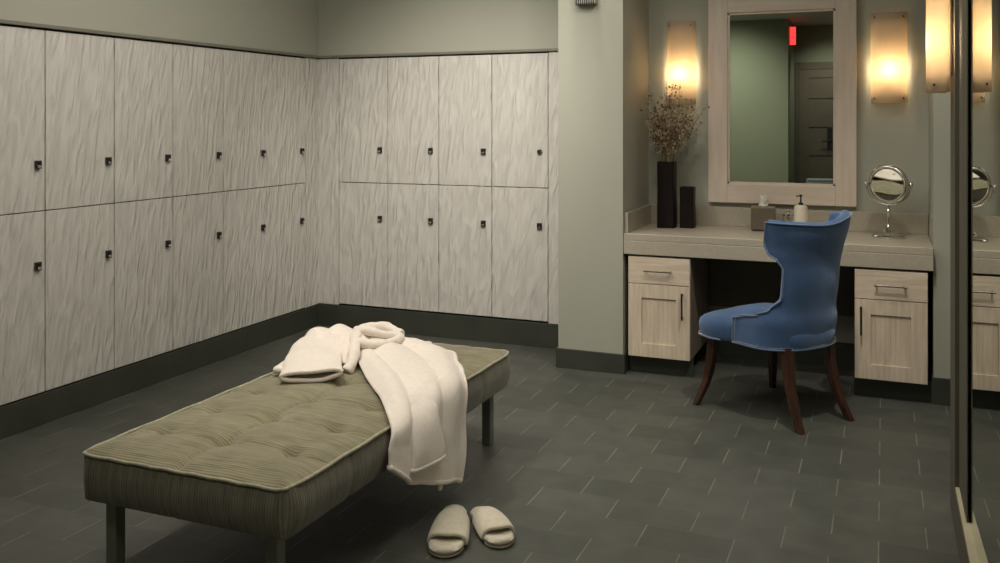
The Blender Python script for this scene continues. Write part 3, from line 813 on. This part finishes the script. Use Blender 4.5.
# ------------------------------------------------------------ slippers
def slipper(loc, rz, label, L=.345, ws=1.0):
    """local: toe at -y, heel at +y, origin on the floor in the middle"""
    r = thing('slipper', label, 'slipper', loc, rz, 'white terry slippers on the floor by the bench')
    def half(t):   # t 0 heel .. 1 toe
        w = .034 + .018 * math.sin(PI * min(1, t * .9)) ** 1 * t * 1.4 + .004
        cap = math.sqrt(max(0, 1 - (2 * t - 1) ** 6)) if t < 1 else 0
        endr = min(1, math.sqrt(max(0, 1 - max(0, (.13 - t) / .13) ** 2)), math.sqrt(max(0, 1 - max(0, (t - .84) / .16) ** 2)))
        return (w) * endr * ws
    def plate(z0, z1, grow, name, m, par):
        mb = MB(); rows = []; n = 36
        for (z, g) in ((z0, -.002), ((z0 + z1) / 2, 0.0035), (z1, -.003), (z1 + .001, -.014)):
            ring = []
            for k in range(2 * n):
                i = k if k < n else 2 * n - 1 - k; sgn = 1 if k < n else -1
                t = .5 - .5 * math.cos(PI * (i + .5) / n)
                hw = max(.004, half(t) + g + grow)
                ring.append((sgn * hw + .004 * math.sin(PI * t), (L / 2 + g * .8 + grow) * (1 - 2 * t), z))
            rows.append(ring)
        vs = mb.grid(rows, True); mb.face(list(reversed(vs[0]))); mb.face(vs[-1])
        return mb.build(name, m, par, smooth=True, autosm=70, loc=(0, 0, 0))
    plate(.0008, .012, 0, 'sole', M['sole'], r)
    plate(.012, .032, .002, 'insole', M['terry_slip'], r)
    mb = MB(); rows = []; n = 18
    for i in range(n + 1):
        t = .30 + .50 * i / n
        hw = half(min(t, .83)) + .008; hh = .036 + .014 * math.sin(PI * (i / n) * .8 + .25)
        y = L / 2 * (1 - 2 * t); row = []
        for j in range(21):
            a = PI * j / 20; c = math.cos(a)
            bow = .020 * (1 - abs(c)) * (1 if i > n / 2 else -1) * abs(2 * i / n - 1)
            row.append((hw * math.copysign(abs(c) ** .75, c) + .004, y - bow, .012 + hh * math.sin(a) ** .8))
        rows.append(row)
    mb.grid(rows)
    mb.build('upper', M['terry_slip'], r, smooth=True, solid=.013, sub=1, loc=(0, 0, 0))
    return r
slipper((-1.357, 2.824, 0), math.radians(19), 'left white open-toe terry slipper lying nearer the bench')
slipper((-1.241, 2.900, 0), math.radians(41), 'right white open-toe terry slipper angled away from its pair', .275, .86)

# ------------------------------------------------------------ chair
ang = math.radians(145)
r = thing('upholstered_chair', 'blue velvet wing-back chair with nailhead trim and dark wood legs at the vanity', 'chair', (-.465, 4.65, 0), ang)
O = (0, 0, 0)
# back shell
ZR = [.352, .40, .44, .462, .474, .486, .498, .512, .53, .555, .60, .66, .72, .755, .785, .82, .86, .90, .94, .965]
def interp(tab, z):
    for (a, va), (b_, vb) in zip(tab[:-1], tab[1:]):
        if z <= b_: t = (z - a) / (b_ - a); t = t * t * (3 - 2 * t); return va + (vb - va) * t
    return tab[-1][1]
XB = [(.35, -.222), (.5, -.242), (.7, -.268), (.97, -.318)]
HW = [(.35, .248), (.45, .246), (.56, .224), (.68, .218), (.80, .226), (.97, .242)]
XF = [(.35, .070), (.466, .068), (.482, .03), (.498, -.06), (.53, -.128), (.59, -.178), (.72, -.186), (.765, -.168), (.79, -.125), (.83, -.108), (.97, -.128)]
def shell_row(z, n=41, inset=0):
    xb = interp(XB, z) + inset; hw = interp(HW, z) - inset; xf = interp(XF, z); a = .165
    pts = []
    for k in range(60): 
        q = PI / 2 * k / 59; pts.append((xb + a * (1 - math.cos(q)) , hw * math.sin(q) ** .9 if q > 0 else 0))
    x = xb + a
    while x < .2: x += .01; pts.append((x, hw))
    out = [pts[0]]
    for p, q in zip(pts[:-1], pts[1:]):
        if q[0] >= xf:
            t = (xf - p[0]) / (q[0] - p[0]); out.append((xf, p[1] + (q[1] - p[1]) * t)); break
        out.append(q)
    # resample by arc length
    d = [0]
    for p, q in zip(out[:-1], out[1:]): d.append(d[-1] + math.hypot(q[0] - p[0], q[1] - p[1]))
    m = n // 2; res = []
    for i in range(m + 1):
        s = d[-1] * i / m; j = max(k for k in range(len(d)) if d[k] <= s + 1e-9); j = min(j, len(d) - 2)
        t = (s - d[j]) / (d[j + 1] - d[j]); res.append((out[j][0] + (out[j + 1][0] - out[j][0]) * t, out[j][1] + (out[j + 1][1] - out[j][1]) * t))
    return [Vector((x, -y, z)) for x, y in reversed(res[1:])] + [Vector((x, y, z)) for x, y in res]
def topz(p, z):    # top line dips a little in the middle of the back
    k = max(0, (z - .80) / .165)
    t = min(1, max(0, (.20 - p.y) / .44)); c = math.exp(-((p.y - .02) / .13) ** 2)
    return z + k * (-.028 - .018 * c + .034 * t * t * (3 - 2 * t) * (.25 + .75 * min(1, max(0, (-.12 - p.x) / .13))))
rows = []
zz = ZR[0]
fine = []
for a, b_ in zip(ZR[:-1], ZR[1:]): fine += [a, (a + b_) / 2]
fine.append(ZR[-1])
for z in fine:
    row = shell_row(z)
    rows.append([Vector((p.x, p.y, topz(p, z))) for p in row])
TH = .042
def inward(rows, t):
    out = []
    R_, K = len(rows), len(rows[0])
    for i in range(R_):
        o_ = []
        for j in range(K):
            du = rows[min(i + 1, R_ - 1)][j] - rows[max(i - 1, 0)][j]; dv = rows[i][min(j + 1, K - 1)] - rows[i][max(j - 1, 0)]
            n = dv.cross(du); n.z = 0; n = n.normalized() if n.length > 0 else Vector((1, 0, 0))
            c = Vector((-.02, 0, rows[i][j].z)) - rows[i][j]
            if n.dot(c) < 0: n = -n
            o_.append(rows[i][j] + n * t)
        out.append(o_)
    return out
inner = inward(rows, TH)
mb = MB()
loop_rows = []
def rim(a, b_, k=5):   # rounded padded edge between outer and inner rows
    mid = (a + b_) / 2; return mid
A = mb.grid(rows); B = mb.grid(inner)
R_, K = len(rows), len(rows[0])
def stitch(ea, eb, bul):
    mid1 = []; m = len(ea)
    for x, y in zip(ea, eb):
        mid1.append(mb.bm.verts.new((x.co + y.co) / 2 + bul(x.co)))
    for i in range(m - 1):
        mb.face([ea[i], ea[i + 1], mid1[i + 1], mid1[i]]); mb.face([mid1[i], mid1[i + 1], eb[i + 1], eb[i]])
    return mid1
stitch(A[-1], B[-1], lambda p: Vector((0, 0, .012)))
stitch(A[0], B[0], lambda p: Vector((0, 0, 0)))
stitch([q[0] for q in A], [q[0] for q in B], lambda p: Vector((.012, 0, 0)))
stitch([q[-1] for q in A], [q[-1] for q in B], lambda p: Vector((.012, 0, 0)))
back = mb.build('backrest', M['velvet'], r, smooth=True, loc=O)
back.data.set_sharp_from_angle(angle=math.radians(75))
# piping and nailheads along both front edges and the top
edgeL = [q[0] for q in rows]; edgeR = [q[-1] for q in rows]
outer = inward(rows, -.0035)
path = [q[-1] for q in outer] + list(reversed(outer[-1]))[1:-1] + [q[0] for q in reversed(outer)]
mb = MB(); mb.tube(path, .0042, 6); mb.build('piping', M['velvet_pipe'], back, smooth=True, loc=O)
def nails(path, step, rad, name, par):
    mb = MB(); acc = 0; last = None
    for p, q in zip(path[:-1], path[1:]):
        L_ = (q - p).length
        while acc <= L_:
            c = p + (q - p) * (acc / L_) if L_ > 0 else p
            mb.ball(c, rad, 6, 4); acc += step
        acc -= L_
    return mb.build(name, M['chrome'], par, smooth=True, loc=O)
off = []
for row in outer:
    n_ = len(row); off.append((row[n_ - 1] * .88 + row[n_ - 2] * .12))
off2 = [Vector((p.x - .014, p.y + .001, p.z)) for p in [q[-1] for q in outer] if True]
off3 = [Vector((p.x - .014, p.y - .001, p.z)) for p in [q[0] for q in outer] if True]
nails(off2[:14], .013, .0034, 'nailhead_trim', back)
nails(off3[:7], .013, .0034, 'nailhead_trim', back)
# seat
def seat_ring(z, g):
    pts = []
    xf, xb, wf, wb = .322 + g, -.225 - g, .274 + g, .200 + g
    raw = []
    n = 72
    for k in range(n):
        a = 2 * PI * k / n; c, s = math.cos(a), math.sin(a)
        e = .36 if c > 0 else .62
        X = math.copysign(abs(c) ** e, c); Y = math.copysign(abs(s) ** (.36 if c > 0 else .62), s)
        x = X * (xf if X > 0 else -xb)
        t = min(1, max(0, (x + .02) / .22)); w = wb + (wf - wb) * t * t * (3 - 2 * t)
        bow = .018 * (1 - (Y) ** 2) if X > .8 else 0
        raw.append(Vector((x + bow, Y * w, z)))
    return raw
mb = MB(); rws = []
for (z, g) in ((.345, -.03), (.346, -.004), (.36, 0), (.385, .004), (.41, .006), (.432, .001), (.446, -.012), (.456, -.035), (.466, -.075), (.480, -.12), (.488, -.16), (.490, -.19)):
    ring = seat_ring(z, max(g, -.19))
    rws.append([Vector((p.x, p.y, p.z - .010 * max(0, p.x / .3) ** 2)) for p in ring])
vs = mb.grid(rws, True); mb.face(list(reversed(vs[0]))); mb.face(vs[-1])
seat = mb.build('seat', M['velvet'], r, smooth=True, loc=O)
# bottom nailhead line : seat front + shell bottom
lowring = [Vector((p.x, p.y, .352)) for p in seat_ring(.352, .006) if p.x > .08]
lowring.sort(key=lambda p: math.atan2(p.y, p.x))
lowshell = [Vector((p.x, p.y, .358)) for p in outer[0]]
nails(lowring, .012, .0034, 'nailhead_trim', seat)
nails(lowshell, .012, .0034, 'nailhead_trim', back)
mb = MB(); mb.tube([p + Vector((0, 0, -.008)) for p in lowshell], .0038, 6); mb.tube([p + Vector((0, 0, -.004)) for p in lowring], .0038, 6); mb.build('welt', M['velvet_pipe'], back, smooth=True, loc=O)
# legs
def leg(path, r0, r1, wide):
    mb = MB(); P = curve(path, 14); rows_ = []
    for i, p in enumerate(P):
        t = i / 13; a = r0 + (r1 - r0) * t; ring = []
        for (sx, sy) in ((-1, -1), (1, -1), (1, 1), (-1, 1)):
            c = a * .25
            for (dx, dy) in (((c, 0), (0, c)) if sx * sy < 0 else ((0, c), (c, 0))):
                ring.append((p.x + sx * (a - dx), p.y + sy * (a * wide - dy), p.z))
        rows_.append(ring)
    vs = mb.grid(rows_, True); mb.face(list(reversed(vs[0]))); mb.face(vs[-1])
    mb.build('leg', M['walnut'], r, smooth=True, autosm=40, loc=O)
for s_ in (1, -1):
    leg([(.232, s_ * .205, .360), (.236, s_ * .215, .26), (.250, s_ * .235, .13), (.285, s_ * .275, .001)], .026, .014, 1)
    q_ = 1.0 if s_ > 0 else .86
    leg([(-.170, s_ * q_ * .152, .360), (-.185, s_ * q_ * .157, .25), (-.22, s_ * q_ * .168, .12), (-.276, s_ * q_ * .185, .001)], .027, .016, 1)

# ------------------------------------------------------------ behind the photographer (seen in the vanity mirror)
o0 = (-.60, -2.6, 0)
r = tag(bpy.data.objects.new('door_1', None), kind='structure'); C.objects.link(r); r.location = o0
mb = MB(o0); x0, x1, zt = -1.10, -.22, 2.13
yd = -2.57
mb.box(x0, x0 + .12, yd - .02, yd, 0, zt); mb.box(x1 - .12, x1, yd - .02, yd, 0, zt)
for (a, b_) in ((0, .2), (.52, .62), (.92, 1.02), (1.32, 1.42), (1.72, 1.82), (zt - .12, zt)): mb.box(x0 + .12, x1 - .12, yd - .02, yd, a, b_)
mb.box(x0 + .1, x1 - .1, yd - .025, yd - .012, .1, zt - .05)
mb.build('door_leaf', M['door'], r)
mb = MB(o0); mb.box(x0 - .065, x0, yd - .025, yd + .01, 0, zt + .1, .003); mb.box(x1, x1 + .1, yd - .025, yd + .01, 0, zt + .1, .003); mb.box(x0, x1, yd - .025, yd + .01, zt, zt + .1, .003)
mb.build('door_frame', M['knee'], r)
mb = MB(o0); mb.box(-.73, -.665, yd, yd + .03, 1.0, 1.32, .006); mb.tube([(-.70, yd + .02, 1.12), (-.70, yd + .06, 1.12), (-.80, yd + .06, 1.12)], .01, 8); mb.build('door_handle', M['black'], r)
o0 = (-1.165, -1.75, 2.42)
r = thing('exit_sign', 'red glowing exit sign reflected in the vanity mirror', 'sign', o0)
mb = MB(o0); mb.box(-1.165, -1.09, -1.80, -1.77, 2.42, 2.66, .004); mb.build('housing', M['redsign'], r)
cu = bpy.data.curves.new('sign_text', 'FONT'); cu.body = 'EXIT'; cu.size = .032; cu.extrude = .001; cu.align_x = 'CENTER'
t = bpy.data.objects.new('sign_text', cu); C.objects.link(t); bpy.context.view_layer.update()
me = bpy.data.meshes.new_from_object(t.evaluated_get(bpy.context.evaluated_depsgraph_get())); bpy.data.objects.remove(t)
me.materials.clear(); me.materials.append(M['tissue'])
t = bpy.data.objects.new('sign_text', me); C.objects.link(t); t.parent = r
t.location = (.0375, -.018, .10); t.rotation_euler = (PI / 2, 0, PI)

o0 = (-.78, -1.95, 0)
r = thing('side_stool', 'low wooden stool reflected at the bottom of the vanity mirror', 'stool', o0)
MB(o0).box(-1.0, -.56, -2.12, -1.78, .50, .535, .006).build('seat', M['walnut'], r)
for (lx, ly) in ((-.98, -2.10), (-.58, -2.10), (-.98, -1.80), (-.58, -1.80)):
    MB(o0).box(lx - .018, lx + .018, ly - .018, ly + .018, .001, .499, .003).build('leg', M['walnut'], r)
mb = MB((-.78, -1.95, .536))
for k in range(3): mb.box(-.97 + .004 * k, -.60, -2.08, -1.83 + .004 * k, .5365 + .03 * k, .5645 + .03 * k, .010, seg=3)
tag(mb.build('folded_towel', M['towel'], None, smooth=True), 'folded grey-blue towel on the stool reflected in the vanity mirror', 'towel')

# ------------------------------------------------------------ lights
def spot(loc, target, watts, col=(1, .86, .66), size=70, blend=.8, rad=.07):
    l = bpy.data.lights.new('downlight_or_fill', 'SPOT'); l.energy = watts; l.color = col; l.spot_size = math.radians(size); l.spot_blend = blend; l.shadow_soft_size = rad
    o = bpy.data.objects.new('downlight_or_fill', l); C.objects.link(o); o.location = loc
    d = Vector(target) - Vector(loc); o.rotation_euler = d.to_track_quat('-Z', 'Y').to_euler()
    return o
def area(loc, target, watts, sx, sy, col=(1, .9, .74)):
    l = bpy.data.lights.new('ambient_fill', 'AREA'); l.energy = watts; l.color = col; l.shape = 'RECTANGLE'; l.size = sx; l.size_y = sy
    o = bpy.data.objects.new('ambient_fill', l); C.objects.link(o); o.location = loc
    d = Vector(target) - Vector(loc); o.rotation_euler = d.to_track_quat('-Z', 'Y').to_euler()
    return o
W = (1, .94, .84)
area((-2.0, 3.2, 2.7), (-2.0, 3.2, 0), 36, 1.6, 2.4, W)  # added broad fill for even ambient light, not a ceiling fixture
area((-.5, 2.9, 2.7), (-.7, 3.4, 0), 18, 1.0, 1.6, W)  # second added ambient fill, over the right half of the room
spot((-1.2, .95, 2.7), (-1.9, 2.6, .2), 55, W, 80, 1, .15)  # added fill to lift the bench front, no fixture here
spot((-2.1, 3.4, 2.7), (-2.45, 5.38, .9), 150, W, 72, 1, .06)
spot((-2.45, 2.9, 2.7), (-2.0, 3.0, .4), 75, W, 60, 1, .07)
spot((-2.2, 2.6, 2.7), (-3.58, 3.9, 1.2), 26, W, 90, 1, .05)
spot((-.15, 3.7, 2.7), (-.45, 4.3, 0), 115, W, 72, 1, .05)
spot((-.9, 4.0, 2.7), (-1.55, 4.99, 1.2), 26, W, 90, 1, .06)
spot((-.05, 4.2, 2.7), (.26, 5.05, 1.1), 34, W, 60, 1, .05)  # added spot to brighten the wall stub by the vanity
spot((-1.545, 4.86, 2.72), (-1.545, 4.96, 1.0), 20, W, 80, 1, .03)
spot((-2.0, -.3, 2.7), (-2.0, -1.6, 1.3), 110, W, 100, 1, .08)
spot((-.6, -1.7, 2.7), (-.6, -2.6, 1.3), 40, W, 100, 1, .08)

w = bpy.data.worlds.new('World'); bpy.context.scene.world = w; w.use_nodes = True
w.node_tree.nodes['Background'].inputs[0].default_value = (.5, .48, .4, 1); w.node_tree.nodes['Background'].inputs[1].default_value = .05

# ------------------------------------------------------------ camera
cam = bpy.data.cameras.new('camera'); co = bpy.data.objects.new('camera', cam); C.objects.link(co)
cam.sensor_width = 36; cam.lens = 36 * .925; cam.shift_y = -(281.5 - 121) / 1000
co.location = (0, 0, 1.4); co.rotation_euler = (PI / 2, 0, math.atan(384 / 925))
cam.clip_start = .02
bpy.context.scene.camera = co
vs_ = bpy.context.scene.view_settings
vs_.view_transform = 'Standard'; vs_.look = 'None'; vs_.exposure = 0.0
